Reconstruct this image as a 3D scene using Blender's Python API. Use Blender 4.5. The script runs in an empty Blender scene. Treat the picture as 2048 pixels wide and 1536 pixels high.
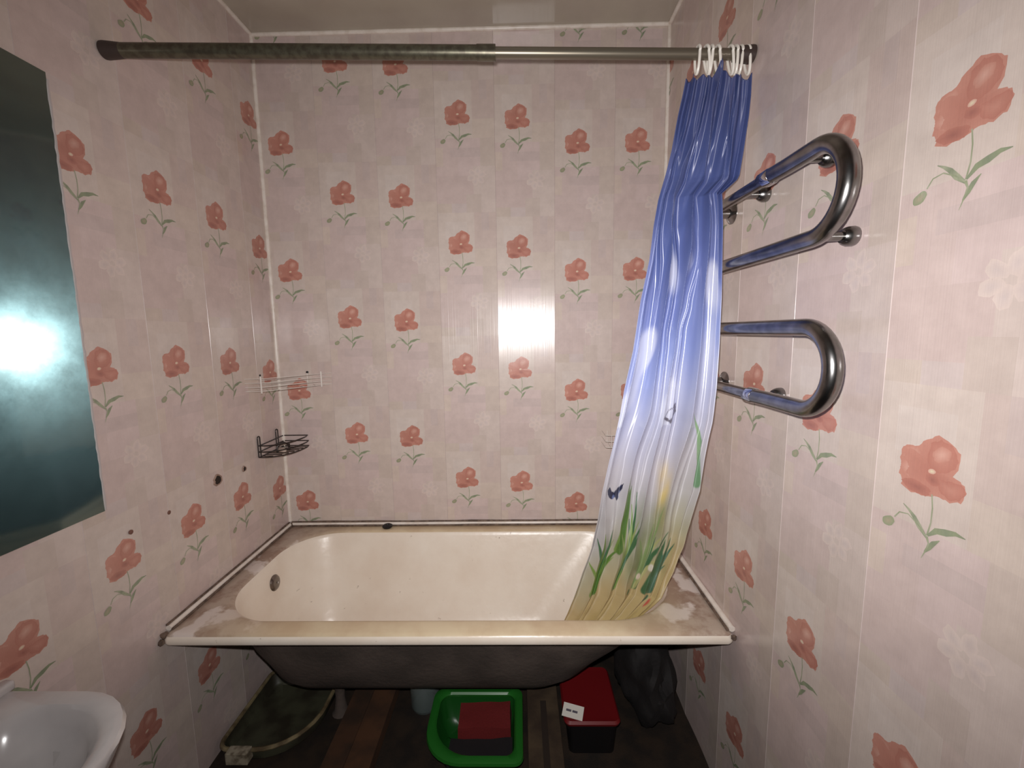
import bpy, bmesh, math, random
from mathutils import Vector, Matrix, noise
random.seed(7)
PI = math.pi
SC = bpy.context.scene
COL = SC.collection

# ------------------------------------------------------------------ camera
CAM = Vector((1.0850, -1.8889, 1.4728))
RT = Vector((0.99978102, 0.01534478, -0.0142287))
UP = Vector((0.01226115, 0.12146221, 0.99252033))
FW = Vector((-0.01695826, 0.99247744, -0.12124747))
cd = bpy.data.cameras.new('camera')
cam = bpy.data.objects.new('camera', cd)
COL.objects.link(cam)
cam.matrix_world = Matrix(((RT.x, UP.x, -FW.x, CAM.x), (RT.y, UP.y, -FW.y, CAM.y),
                           (RT.z, UP.z, -FW.z, CAM.z), (0, 0, 0, 1)))
cd.sensor_width = 36.0
cd.lens = 850.3 / 2048 * 36.0
cd.clip_start = 0.01
SC.camera = cam

# ------------------------------------------------------------------ world, light, exposure
w = bpy.data.worlds.new('world'); SC.world = w; w.use_nodes = True
w.node_tree.nodes['Background'].inputs[0].default_value = (0.5, 0.55, 0.6, 1)
w.node_tree.nodes['Background'].inputs[1].default_value = 0.004
FLASH = CAM + RT * -0.012 + UP * 0.045 + FW * 0.02
ld = bpy.data.lights.new('phone_flash', 'AREA')
ld.shape = 'DISK'; ld.size = 0.022; ld.energy = 14.0; ld.spread = math.radians(136)
ld.color = (1.0, 0.975, 0.965)
flash = bpy.data.objects.new('phone_flash', ld); COL.objects.link(flash)
fz = (-(FW + RT * 0.05 + UP * 0.03)).normalized()
fx = UP.cross(fz).normalized(); fy = fz.cross(fx)
flash.matrix_world = Matrix(((fx.x, fy.x, fz.x, FLASH.x), (fx.y, fy.y, fz.y, FLASH.y),
                             (fx.z, fy.z, fz.z, FLASH.z), (0, 0, 0, 1)))
SC.view_settings.view_transform = 'Standard'
SC.view_settings.look = 'None'
SC.view_settings.gamma = 1.0
SC.view_settings.use_curve_mapping = False
SC.view_settings.exposure = 0.0
SC.cycles.sample_clamp_indirect = 4.0
SC.cycles.max_bounces = 8

W, H, RIM = 1.713, 2.70, 0.588
YF = -2.50

# ------------------------------------------------------------------ helpers
def srgb(r, g, b):
    f = lambda c: (c / 255 / 12.92) if c / 255 <= 0.04045 else ((c / 255 + 0.055) / 1.055) ** 2.4
    return (f(r), f(g), f(b))

def tag(o, label=None, cat=None, group=None, kind=None):
    if label: o['label'] = label
    if cat: o['category'] = cat
    if group: o['group'] = group
    if kind: o['kind'] = kind
    return o

def empty(name, loc, label, cat, group=None):
    o = bpy.data.objects.new(name, None); COL.objects.link(o); o.location = loc
    o.empty_display_size = 0.05
    return tag(o, label, cat, group)

def link(name, me, mats, parent=None):
    o = bpy.data.objects.new(name, me); COL.objects.link(o)
    for m in (mats if isinstance(mats, (list, tuple)) else [mats]): me.materials.append(m)
    if parent is not None:
        o.parent = parent
        if parent.type == 'EMPTY': o.location = -parent.location
    return o

def from_bm(name, bm, mats, parent=None, smooth=False):
    bmesh.ops.recalc_face_normals(bm, faces=bm.faces)
    me = bpy.data.meshes.new(name); bm.to_mesh(me); bm.free()
    if smooth:
        for p in me.polygons: p.use_smooth = True
        try: me.set_sharp_from_angle(angle=math.radians(40))
        except Exception: pass
    return link(name, me, mats, parent)

def bx(bm, x0, x1, y0, y1, z0, z1, bev=0.0, seg=2):
    r = bmesh.ops.create_cube(bm, size=1.0)
    for v in r['verts']:
        v.co.x = x0 if v.co.x < 0 else x1
        v.co.y = y0 if v.co.y < 0 else y1
        v.co.z = z0 if v.co.z < 0 else z1
    if bev > 0:
        es = list({e for v in r['verts'] for e in v.link_edges})
        bmesh.ops.bevel(bm, geom=es, offset=bev, segments=seg, affect='EDGES', profile=0.5)

def tube(bm, pts, rad, seg=12, closed=False, caps=True):
    pts = [Vector(p) for p in pts]
    n = len(pts)
    rads = rad if isinstance(rad, (list, tuple)) else [rad] * n
    tans = []
    for i in range(n):
        if closed: t = pts[(i + 1) % n] - pts[(i - 1) % n]
        else: t = pts[min(i + 1, n - 1)] - pts[max(i - 1, 0)]
        tans.append(t.normalized())
    a = Vector((0, 0, 1)) if abs(tans[0].z) < 0.9 else Vector((1, 0, 0))
    u = tans[0].cross(a).normalized()
    rings = []
    for i in range(n):
        u = (u - tans[i] * u.dot(tans[i])).normalized()
        v = tans[i].cross(u)
        rings.append([bm.verts.new(pts[i] + (u * math.cos(2 * PI * k / seg) + v * math.sin(2 * PI * k / seg)) * rads[i]) for k in range(seg)])
    m = n if closed else n - 1
    for i in range(m):
        A, B = rings[i], rings[(i + 1) % n]
        for k in range(seg):
            bm.faces.new((A[k], A[(k + 1) % seg], B[(k + 1) % seg], B[k]))
    if caps and not closed:
        bm.faces.new(rings[0][::-1]); bm.faces.new(rings[-1])

def loft(bm, rings, cap0=False, cap1=False, closed=True):
    R = [[bm.verts.new(p) for p in r] for r in rings]
    n = len(R[0])
    for i in range(len(R) - 1):
        for k in range(n if closed else n - 1):
            bm.faces.new((R[i][k], R[i][(k + 1) % n], R[i + 1][(k + 1) % n], R[i + 1][k]))
    if cap0: bm.faces.new(R[0])
    if cap1: bm.faces.new(R[-1])
    return R

def lathe(bm, prof, origin, axis, seg=32):
    """prof: (radius, height) along axis"""
    axis = Vector(axis).normalized(); o = Vector(origin)
    a = Vector((0, 0, 1)) if abs(axis.z) < 0.9 else Vector((1, 0, 0))
    u = axis.cross(a).normalized(); v = axis.cross(u)
    rings = [[o + axis * h + (u * math.cos(2 * PI * k / seg) + v * math.sin(2 * PI * k / seg)) * max(r, 1e-5) for k in range(seg)] for r, h in prof]
    loft(bm, rings, cap0=prof[0][0] > 1e-4, cap1=prof[-1][0] > 1e-4)

def arc(c, r, a0, a1, n, fx, fy):
    return [Vector(c) + Vector(fx) * (r * math.cos(a0 + (a1 - a0) * i / n)) + Vector(fy) * (r * math.sin(a0 + (a1 - a0) * i / n)) for i in range(n + 1)]

def rrect(x0, x1, y0, y1, r, z, n=10):
    """rounded rectangle; r is one radius or four (for corners x1y1, x0y1, x0y0, x1y0)"""
    rs = r if isinstance(r, (list, tuple)) else [r] * 4
    out = []
    for (cx, cy, a, q) in ((x1, y1, 0, rs[0]), (x0, y1, PI / 2, rs[1]), (x0, y0, PI, rs[2]), (x1, y0, 1.5 * PI, rs[3])):
        ox = cx - q if cx == x1 else cx + q
        oy = cy - q if cy == y1 else cy + q
        for i in range(n + 1):
            t = a + (PI / 2) * i / n
            out.append(Vector((ox + q * math.cos(t), oy + q * math.sin(t), z)))
    return out

# ------------------------------------------------------------------ materials
def nt(name):
    m = bpy.data.materials.new(name); m.use_nodes = True
    t = m.node_tree
    return m, t, t.nodes['Principled BSDF']

def N(t, kind, **kw):
    n = t.nodes.new(kind)
    for k, v in kw.items(): setattr(n, k, v)
    return n

def setc(s, c): s.default_value = (c[0], c[1], c[2], 1)

def mat(name, col, rough=0.5, metal=0.0, col2=None, scale=20.0, bump=0.0, bscale=200.0, spec=0.5, lo=0.4, hi=0.6, coat=0.0):
    m, t, b = nt(name)
    setc(b.inputs['Base Color'], col)
    b.inputs['Roughness'].default_value = rough
    b.inputs['Metallic'].default_value = metal
    b.inputs['Specular IOR Level'].default_value = spec
    b.inputs['Coat Weight'].default_value = coat
    tc = N(t, 'ShaderNodeTexCoord')
    if col2 is not None:
        nz = N(t, 'ShaderNodeTexNoise'); nz.inputs['Scale'].default_value = scale; nz.inputs['Detail'].default_value = 6
        t.links.new(tc.outputs['Object'], nz.inputs['Vector'])
        r = N(t, 'ShaderNodeValToRGB')
        r.color_ramp.elements[0].position = lo; r.color_ramp.elements[1].position = hi
        setc_ = lambda e, c: setattr(e, 'color', (c[0], c[1], c[2], 1))
        setc_(r.color_ramp.elements[0], col); setc_(r.color_ramp.elements[1], col2)
        t.links.new(nz.outputs['Fac'], r.inputs['Fac'])
        t.links.new(r.outputs['Color'], b.inputs['Base Color'])
    if bump > 0:
        nz2 = N(t, 'ShaderNodeTexNoise'); nz2.inputs['Scale'].default_value = bscale; nz2.inputs['Detail'].default_value = 4
        t.links.new(tc.outputs['Object'], nz2.inputs['Vector'])
        bp = N(t, 'ShaderNodeBump'); bp.inputs['Strength'].default_value = 1.0; bp.inputs['Distance'].default_value = bump
        t.links.new(nz2.outputs['Fac'], bp.inputs['Height'])
        t.links.new(bp.outputs['Normal'], b.inputs['Normal'])
    return m

def printed_mat(name, rough, spec, ridge=True):
    """printed plastic: the print comes from the 'Col' attribute, mottled by noise; vertical extrusion ridges"""
    m, t, b = nt(name)
    at = N(t, 'ShaderNodeAttribute'); at.attribute_name = 'Col'
    tc = N(t, 'ShaderNodeTexCoord')
    nz = N(t, 'ShaderNodeTexNoise'); nz.inputs['Scale'].default_value = 22; nz.inputs['Detail'].default_value = 5; nz.inputs['Roughness'].default_value = 0.65
    t.links.new(tc.outputs['Object'], nz.inputs['Vector'])
    hs = N(t, 'ShaderNodeValToRGB')
    hs.color_ramp.elements[0].position = 0.3; hs.color_ramp.elements[0].color = (0.91, 0.90, 0.895, 1)
    hs.color_ramp.elements[1].position = 0.72; hs.color_ramp.elements[1].color = (1.05, 1.05, 1.045, 1)
    t.links.new(nz.outputs['Fac'], hs.inputs['Fac'])
    mx = N(t, 'ShaderNodeMix', data_type='RGBA', blend_type='MULTIPLY'); mx.inputs['Factor'].default_value = 1.0
    t.links.new(at.outputs['Color'], mx.inputs[6]); t.links.new(hs.outputs['Color'], mx.inputs[7])
    t.links.new(mx.outputs[2], b.inputs['Base Color'])
    b.inputs['Roughness'].default_value = rough
    b.inputs['Specular IOR Level'].default_value = spec
    if ridge:
        mp = N(t, 'ShaderNodeMapping'); mp.inputs['Scale'].default_value = (330, 330, 0.5)
        t.links.new(tc.outputs['Object'], mp.inputs['Vector'])
        n2 = N(t, 'ShaderNodeTexNoise'); n2.inputs['Scale'].default_value = 1.0; n2.inputs['Detail'].default_value = 2
        t.links.new(mp.outputs['Vector'], n2.inputs['Vector'])
        bp = N(t, 'ShaderNodeBump'); bp.inputs['Strength'].default_value = 1.0; bp.inputs['Distance'].default_value = 0.00022
        t.links.new(n2.outputs['Fac'], bp.inputs['Height'])
        t.links.new(bp.outputs['Normal'], b.inputs['Normal'])
    return m

M = {}
M['panel'] = printed_mat('printed_plastic', 0.20, 0.5)
M['slab'] = mat('wall_backing', srgb(120, 112, 104), 0.9)
M['ceiling'] = mat('ceiling_plastic', srgb(190, 181, 166), 0.17, col2=srgb(180, 169, 156), scale=3, spec=0.5)
M['trim'] = mat('cream_trim', srgb(240, 230, 220), 0.3, col2=srgb(220, 206, 192), scale=30, lo=0.45, hi=0.75)
M['grime'] = mat('grime', srgb(86, 70, 60), 0.8, col2=srgb(120, 100, 86), scale=60)
M['floor'] = mat('floor_dark', srgb(34, 27, 22), 0.7, col2=srgb(50, 38, 28), scale=14, bump=0.001)
M['chrome'] = mat('chrome', (0.32, 0.31, 0.31), 0.24, 1.0, col2=(0.22, 0.215, 0.21), scale=30)
M['chrome_br'] = mat('chrome_bright', (0.6, 0.6, 0.62), 0.1, 1.0)
M['rod'] = mat('rod_metal', srgb(104, 100, 84), 0.35, 0.6, col2=srgb(86, 80, 68), scale=60)
M['rod2'] = mat('rod_metal_pale', srgb(122, 114, 100), 0.35, 0.6)
M['rodcap'] = mat('rod_cap_plastic', srgb(62, 50, 46), 0.5)
M['white'] = mat('white_plastic', srgb(238, 232, 222), 0.35)
M['wirewhite'] = mat('white_coated_wire', srgb(226, 218, 210), 0.3)
M['wiredark'] = mat('dark_wire', srgb(62, 55, 52), 0.4, 0.5)
M['black'] = mat('black_rubber', srgb(24, 22, 24), 0.45)
M['sink'] = mat('sink_ceramic', srgb(208, 204, 203), 0.15, col2=srgb(192, 188, 188), scale=6)
M['hole'] = mat('hole_dark', srgb(48, 36, 30), 0.95, bump=0.002, bscale=300)
M['plaster'] = mat('broken_plaster', srgb(160, 134, 120), 0.95, bump=0.002, bscale=200)

def enamel():
    m, t, b = nt('aged_enamel')
    tc = N(t, 'ShaderNodeTexCoord')
    geo = N(t, 'ShaderNodeNewGeometry')
    sp = N(t, 'ShaderNodeSeparateXYZ'); t.links.new(geo.outputs['Position'], sp.inputs[0])
    def noise_(sc, det=6, ro=0.6):
        n = N(t, 'ShaderNodeTexNoise'); n.inputs['Scale'].default_value = sc; n.inputs['Detail'].default_value = det; n.inputs['Roughness'].default_value = ro
        t.links.new(geo.outputs['Position'], n.inputs['Vector']); return n.outputs['Fac']
    def ramp(src, a, b_, c0=(0, 0, 0), c1=(1, 1, 1)):
        r = N(t, 'ShaderNodeValToRGB'); r.color_ramp.elements[0].position = a; r.color_ramp.elements[1].position = b_
        r.color_ramp.elements[0].color = (*c0, 1); r.color_ramp.elements[1].color = (*c1, 1)
        t.links.new(src, r.inputs['Fac']); return r.outputs['Color']
    def mix(f, a, b_):
        x = N(t, 'ShaderNodeMix', data_type='RGBA')
        if hasattr(f, 'default_value') or True: t.links.new(f, x.inputs['Factor'])
        for s, v in ((6, a), (7, b_)):
            if isinstance(v, tuple): x.inputs[s].default_value = (*v, 1)
            else: t.links.new(v, x.inputs[s])
        return x.outputs[2]
    def math_(op, a, b_=None, c=None):
        x = N(t, 'ShaderNodeMath', operation=op)
        for i, v in enumerate((a, b_, c)):
            if v is None: continue
            if isinstance(v, (int, float)): x.inputs[i].default_value = v
            else: t.links.new(v, x.inputs[i])
        return x.outputs[0]
    inner = mix(ramp(noise_(4), 0.35, 0.7), srgb(246, 236, 222), srgb(234, 219, 202))
    inner = mix(ramp(noise_(24, 9, 0.72), 0.655, 0.70), inner, srgb(150, 128, 106))
    # flat rim: worn, chalky patches over brownish film (own shape, follows the rim by height)
    rimm = math_('MULTIPLY', math_('GREATER_THAN', sp.outputs['Z'], 0.5805), 1.0)
    endm = ramp(math_('ABSOLUTE', math_('SUBTRACT', sp.outputs['X'], 0.86)), 0.50, 0.78)
    dirty = mix(ramp(noise_(9, 8, 0.65), 0.44, 0.56), srgb(160, 134, 118), srgb(190, 172, 156))
    dirty = mix(ramp(noise_(7, 5, 0.5), 0.56, 0.60), dirty, srgb(226, 214, 206))
    rimc = mix(endm, mix(ramp(noise_(6), 0.4, 0.65), srgb(222, 204, 172), srgb(206, 182, 150)), dirty)
    # yellow-brown film near the back wall
    c = mix(rimm, inner, rimc)
    t.links.new(c, b.inputs['Base Color'])
    b.inputs['Roughness'].default_value = 0.3
    nzb = N(t, 'ShaderNodeTexNoise'); nzb.inputs['Scale'].default_value = 30
    t.links.new(geo.outputs['Position'], nzb.inputs['Vector'])
    bp = N(t, 'ShaderNodeBump'); bp.inputs['Distance'].default_value = 0.0008
    t.links.new(nzb.outputs['Fac'], bp.inputs['Height']); t.links.new(bp.outputs['Normal'], b.inputs['Normal'])
    return m
M['enamel'] = enamel()
M['shell'] = mat('tub_shell', srgb(92, 80, 73), 0.85, col2=srgb(72, 62, 56), scale=5, bump=0.002, bscale=60)

# ------------------------------------------------------------------ the printed wall panels
PER = 0.5236
PCOL = {'r1': srgb(184, 98, 80), 'r2': srgb(200, 126, 108), 'r3': srgb(222, 166, 150), 'r4': srgb(152, 62, 50),
        'dust': srgb(208, 160, 146), 'eye': srgb(232, 222, 190), 'g1': srgb(126, 152, 112), 'g2': srgb(104, 134, 102),
        'g3': srgb(158, 172, 142), 'bud': srgb(166, 158, 130), 'ghost': srgb(228, 206, 200)}

for _k in PCOL:
    if _k != 'eye': PCOL[_k] = tuple(0.72 * c + 0.28 * d for c, d in zip(PCOL[_k], srgb(200, 180, 168)))

def blob(cx, cy, rx, ry, ang, seed, n=22, rough=0.12, lob=5):
    rnd = random.Random(seed); ph = [rnd.uniform(0, 6.28) for _ in range(3)]
    out = []
    for i in range(n):
        a = 2 * PI * i / n
        k = 1 + rough * (0.5 * math.sin(lob * a + ph[0]) + 0.35 * math.sin((2 * lob + 1) * a + ph[1]) + 0.3 * rnd.uniform(-1, 1))
        x = rx * k * math.cos(a); y = ry * k * math.sin(a)
        out.append((cx + x * math.cos(ang) - y * math.sin(ang), cy + x * math.sin(ang) + y * math.cos(ang)))
    return (cx, cy), out

def leaf(pts, widths):
    L, R = [], []
    for i, (x, y) in enumerate(pts):
        a = pts[max(i - 1, 0)]; b = pts[min(i + 1, len(pts) - 1)]
        dx, dy = b[0] - a[0], b[1] - a[1]; l = math.hypot(dx, dy) or 1
        nx, ny = -dy / l, dx / l; wd = widths[i]
        L.append((x + nx * wd, y + ny * wd)); R.append((x - nx * wd, y - ny * wd))
    return L, R

# one poppy, in metres round its pale eye: list of (kind, geometry, centre colour, rim colour)
POPPY = []
def P_blob(*a, c0, c1, **k): POPPY.append(('fan', blob(*a, **k), PCOL[c0], PCOL[c1]))
SIL = [(-.053,.007),(-.051,.027),(-.039,.034),(-.026,.034),(-.0125,.049),(.006,.057),(.026,.051),(.037,.0375),(.039,.0216),(.031,.0034),(.0455,-.002),(.052,-.015),
       (.047,-.031),(.031,-.036),(.014,-.035),(.003,-.038),(-.014,-.041),(-.031,-.042),(-.047,-.035),(-.048,-.025),(-.054,-.015),(-.051,-.004)]
def ragged(P, seed, sub=3, j=0.0017, sc=1.0, c=(0, 0)):
    r_ = random.Random(seed); out = []
    for i in range(len(P)):
        p, q_ = P[i], P[(i + 1) % len(P)]
        for k in range(sub):
            t_ = k / sub
            out.append((c[0] + (p[0] + (q_[0] - p[0]) * t_ - c[0]) * sc + r_.uniform(-j, j), c[1] + (p[1] + (q_[1] - p[1]) * t_ - c[1]) * sc + r_.uniform(-j, j)))
    return c, out
POPPY.append(('fan', ragged(SIL, 21), PCOL['r1'], PCOL['r2']))
P_blob(-0.034, 0.017, 0.016, 0.013, 0.8, 1, c0='r3', c1='r2')
P_blob(-0.034, -0.006, 0.017, 0.013, -0.3, 12, c0='r3', c1='r2')
POPPY.append(('fan', ragged([(-.004,.004),(-.010,.025),(-.006,.043),(.008,.053),(.024,.047),(.034,.035),(.036,.021),(.026,.006),(.010,.002)], 22, c=(.012,.026)), PCOL['r2'], PCOL['r1']))
P_blob(0.012, 0.030, 0.015, 0.011, 0.6, 4, c0='r3', c1='r2')
P_blob(-0.022, -0.031, 0.024, 0.010, -0.10, 6, c0='r4', c1='r1')
POPPY.append(('fan', ragged([(.006,-.006),(.022,-.006),(.036,-.004),(.048,-.006),(.050,-.016),(.044,-.028),(.030,-.033),(.018,-.026),(.008,-.014)], 23, c=(.030,-.018)), PCOL['r2'], PCOL['r1']))
P_blob(0.002, -0.012, 0.012, 0.008, -0.3, 8, c0='r4', c1='r1')
P_blob(0.000, 0.001, 0.0062, 0.0042, 0.2, 9, c0='eye', c1='r3', n=10)
def P_leaf(pts, wd, c0, c1): POPPY.append(('strip', leaf(pts, wd), PCOL[c0], PCOL[c1]))
P_leaf([(0.004, -0.034), (0.007, -0.055), (0.007, -0.078), (0.003, -0.100)], [0.0011, 0.001, 0.0011, 0.0014], 'g3', 'g1')
P_leaf([(0.004, -0.100), (0.016, -0.087), (0.030, -0.083), (0.044, -0.078), (0.058, -0.079)], [0.0015, 0.0045, 0.0052, 0.0032, 0.0006], 'g2', 'g1')
P_leaf([(0.003, -0.104), (-0.010, -0.092), (-0.020, -0.080), (-0.030, -0.072), (-0.040, -0.066)], [0.0018, 0.0042, 0.0034, 0.0020, 0.0005], 'g2', 'g3')
P_leaf([(0.003, -0.103), (-0.012, -0.090), (-0.030, -0.080), (-0.045, -0.083), (-0.053, -0.095)], [0.0012, 0.0010, 0.0010, 0.0010, 0.0012], 'g3', 'g1')
P_leaf([(0.002, -0.128), (0.008, -0.118), (0.014, -0.108), (0.023, -0.099)], [0.0012, 0.0036, 0.0036, 0.0005], 'g2', 'g1')
P_leaf([(0.003, -0.102), (0.007, -0.112), (0.004, -0.124), (-0.002, -0.140)], [0.0022, 0.0014, 0.0012, 0.0004], 'g1', 'g3')
POPPY.append(('fan', blob(-0.063, -0.106, 0.0120, 0.0082, 0.55, 10, n=14, rough=0.1), PCOL['bud'], PCOL['g1']))
# the pale ghost flower printed half-way between the poppies
GHOST = []
for k in range(6):
    a = k * PI / 3 + 0.3
    x, y = 0.024 * math.cos(a), 0.022 * math.sin(a)
    GHOST.append((x, y, a, 40 + k))

BASEC = srgb(208, 193, 189)
# mosaic of one repeat: (x0,x1 in eighths of the panel, z0,z1 in fourteenths of the repeat, colour)
MOS = [(0, 5, 8, 14, srgb(216, 202, 190)), (5, 8, 10, 14, srgb(208, 188, 178)), (5, 8, 8, 10, srgb(214, 198, 182)),
       (0, 3, 4, 8, srgb(212, 190, 184)), (3, 6, 3, 8, srgb(216, 194, 190)), (6, 8, 5, 8, srgb(206, 190, 176)),
       (0, 5, 1, 4, srgb(208, 186, 180)), (5, 8, 0, 5, srgb(214, 198, 188)), (0, 2, 0, 1, srgb(206, 190, 174)),
       (1, 4, 11, 13, srgb(220, 208, 198)), (2, 6, 6, 7, srgb(204, 184, 180)), (4, 6, 0, 2, srgb(204, 188, 176)),
       (0, 1, 5, 7, srgb(216, 198, 182)), (6, 7, 12, 14, srgb(202, 184, 178))]
def mosaic(ix, iz):
    c = BASEC
    for x0, x1, z0, z1, q in MOS:
        if x0 <= ix < x1 and z0 <= iz < z1: c = tuple(0.42 * BASEC[k] + 0.58 * q[k] for k in range(3))
    return c

SAG = 1 / (2 * 2.3)
TH = 0.006
def make_panel(wall, s0, s1, clip0, clip1, phase, z0, z1, place, seed, fx=-0.029):
    """s: coordinate to the viewer's right on the wall; place(s, z, d) -> world point, d = distance out of the wall.
       the panel spans s0..s1 (0.25), cut to clip0..clip1; phase = height of one poppy's eye; fx = its offset from the middle"""
    rnd = random.Random(seed)
    mid = (s0 + s1) / 2
    curve = lambda s: (s - mid) ** 2 * SAG
    a, b = max(s0, clip0), min(s1, clip1)
    ch0, ch1 = (0.0008 if s0 >= clip0 else 0), (0.0008 if s1 <= clip1 else 0)
    a2, b2 = a + ch0, b - ch1
    vs, fs, cs = [], [], []
    def V(s, z, d): vs.append(place(s, z, d)); return len(vs) - 1
    def F(idx, col): fs.append(idx); cs.append(col)
    xs = sorted(set([a2, b2] + [s0 + (s1 - s0) * i / 8 for i in range(9) if a2 < s0 + (s1 - s0) * i / 8 < b2]))
    zb = phase - PER * 0.75
    k0 = math.floor((z0 - zb) / (PER / 14)); 
    zs = [z0]; k = k0 + 1
    while zb + k * PER / 14 < z1 - 1e-4:
        zs.append(zb + k * PER / 14); k += 1
    zs.append(z1)
    grid = [[V(s, z, curve(s)) for s in xs] for z in zs]
    for j in range(len(zs) - 1):
        zc = (zs[j] + zs[j + 1]) / 2
        iz = int(math.floor((zc - zb) / (PER / 14))) % 14
        for i in range(len(xs) - 1):
            ix = int(((xs[i] + xs[i + 1]) / 2 - s0) / (s1 - s0) * 8)
            c = mosaic(ix, iz)
            F((grid[j][i], grid[j][i + 1], grid[j + 1][i + 1], grid[j + 1][i]), c)
    nsm = len(fs)
    # chamfers, sides, back
    dark = tuple(c * 0.8 for c in BASEC)
    def wallstrip(sA, dA, sB, dB, col):
        F((V(sA, z0, dA), V(sB, z0, dB), V(sB, z1, dB), V(sA, z1, dA)), col)
    wallstrip(a, curve(a) - 0.0012, a2, curve(a2), BASEC)
    wallstrip(a, -TH, a, curve(a) - 0.0012, dark)
    wallstrip(b2, curve(b2), b, curve(b) - 0.0012, BASEC)
    wallstrip(b, curve(b) - 0.0012, b, -TH, dark)
    wallstrip(b, -TH, a, -TH, dark)
    # poppies
    n0 = math.ceil((z0 - 0.06 - phase) / PER); n1 = math.floor((z1 + 0.14 - phase) / PER)
    def clippoly(poly):
        for (ax, lim, sg) in ((0, a2, 1), (0, b2, -1), (1, z0, 1), (1, z1, -1)):
            out = []
            for i in range(len(poly)):
                p, q = poly[i], poly[(i + 1) % len(poly)]
                ip, iq = (p[0][ax] - lim) * sg >= 0, (q[0][ax] - lim) * sg >= 0
                if ip: out.append(p)
                if ip != iq:
                    t = (lim - p[0][ax]) / (q[0][ax] - p[0][ax])
                    out.append(((p[0][0] + t * (q[0][0] - p[0][0]), p[0][1] + t * (q[0][1] - p[0][1])),
                                tuple(p[1][c] + t * (q[1][c] - p[1][c]) for c in range(3))))
            poly = out
            if len(poly) < 3: return []
        return poly
    def emit(poly, lift):
        poly = clippoly(poly)
        if len(poly) < 3: return
        F(tuple(V(p[0][0], p[0][1], curve(p[0][0]) + lift) for p in poly), [p[1] for p in poly])
    for n in range(n0, n1 + 1):
        ox, oz = mid + fx, phase + n * PER
        tint = rnd.uniform(0.93, 1.05)
        for li, (kind, g, c0, c1) in enumerate(POPPY):
            lift = 0.00016 + li * 0.00005
            c0 = tuple(c * tint for c in c0); c1 = tuple(c * tint for c in c1)
            if kind == 'fan':
                (cx, cy), ring = g
                for i in range(len(ring)):
                    p, q = ring[i], ring[(i + 1) % len(ring)]
                    emit([((ox + cx, oz + cy), c0), ((ox + p[0], oz + p[1]), c1), ((ox + q[0], oz + q[1]), c1)], lift)
            else:
                L, R = g
                for i in range(len(L) - 1):
                    cA, cB = (c0, c1) if i % 2 == 0 else (c1, c0)
                    emit([((ox + L[i][0], oz + L[i][1]), cA), ((ox + R[i][0], oz + R[i][1]), cA),
                          ((ox + R[i + 1][0], oz + R[i + 1][1]), cB), ((ox + L[i + 1][0], oz + L[i + 1][1]), cB)], lift)
        # ghost flower
        gx, gz = mid + 0.045, oz - PER * 0.47
        for (x, y, ang, sd) in GHOST:
            (cx, cy), ring = blob(x, y, 0.017, 0.012, ang, sd, n=14, rough=0.2)
            for i in range(len(ring)):
                p, q = ring[i], ring[(i + 1) % len(ring)]
                emit([((gx + cx, gz + cy), BASEC), ((gx + p[0], gz + p[1]), srgb(220, 203, 195)), ((gx + q[0], gz + q[1]), srgb(220, 203, 195))], 0.00012)
    me = bpy.data.meshes.new('panel')
    me.from_pydata(vs, [], fs)
    ca = me.color_attributes.new('Col', 'FLOAT_COLOR', 'CORNER')
    data = []
    for f, c in zip(fs, cs):
        if isinstance(c, list):
            for q in c: data += [q[0], q[1], q[2], 1]
        else:
            data += [c[0], c[1], c[2], 1] * len(f)
    ca.data.foreach_set('color', data)
    sm = [i < nsm for i in range(len(fs))]
    me.polygons.foreach_set('use_smooth', sm)
    me.update()
    return link('panel', me, M['panel'], wall)

def slab(name, x0, x1, y0, y1, z0, z1, m, label):
    bm = bmesh.new(); bx(bm, x0, x1, y0, y1, z0, z1)
    return tag(from_bm(name, bm, m), label, 'floor' if name == 'floor' else ('ceiling' if name == 'ceiling' else 'wall'), kind='structure')

wall_back = slab('wall_back', -0.10, W + 0.10, TH, 0.10, 0, H + 0.05, M['slab'], 'back wall of pink poppy-printed plastic panels behind the bathtub')
wall_left = slab('wall_left', -0.10, -TH, YF - 0.1, TH, 0, H + 0.05, M['slab'], 'left wall of pink poppy-printed plastic panels with the mirror')
wall_right = slab('wall_right', W + TH, W + 0.10, YF - 0.1, TH, 0, H + 0.05, M['slab'], 'right wall of pink poppy-printed plastic panels with the chrome towel rail')
slab('floor', -0.10, W + 0.10, YF - 0.1, 0.10, -0.06, 0, M['floor'], 'dark brown worn floor under the bathtub')
slab('ceiling', -0.10, W + 0.10, YF - 0.1, 0.10, H, H + 0.08, M['ceiling'], 'plain beige glossy ceiling')
wall_front = slab('wall_front', -0.10, W + 0.10, YF - 0.1, YF, 0, H + 0.05, mat('front_wall_dark', srgb(52, 66, 60), 0.7), 'grey-green wall behind the viewer')  # dark tone chosen to keep bounce light down

Z0 = 0.0
# back wall: s = X
bp_ = lambda s, z, d: (s, -d, z)
zb = [1.7465, 1.5416, 1.5246, 1.8511, 1.8306, 1.7281, 1.7283]
for i in range(7):
    s0 = 0.2452 + 0.25 * (i - 1)
    make_panel(wall_back, s0, s0 + 0.25, 0.0, W, zb[i], Z0, H, bp_, 100 + i)
# left wall: s = Y
lp_ = lambda s, z, d: (d, s, z)
zl = [1.836, 1.896, 1.9132, 1.9165, 1.856, 1.74, 1.80, 1.65, 1.9, 1.85]
for i in range(10):
    s1 = 0.093 - 0.25 * i
    make_panel(wall_left, s1 - 0.25, s1, YF, 0.0, zl[i], Z0, H, lp_, 200 + i)
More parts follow.
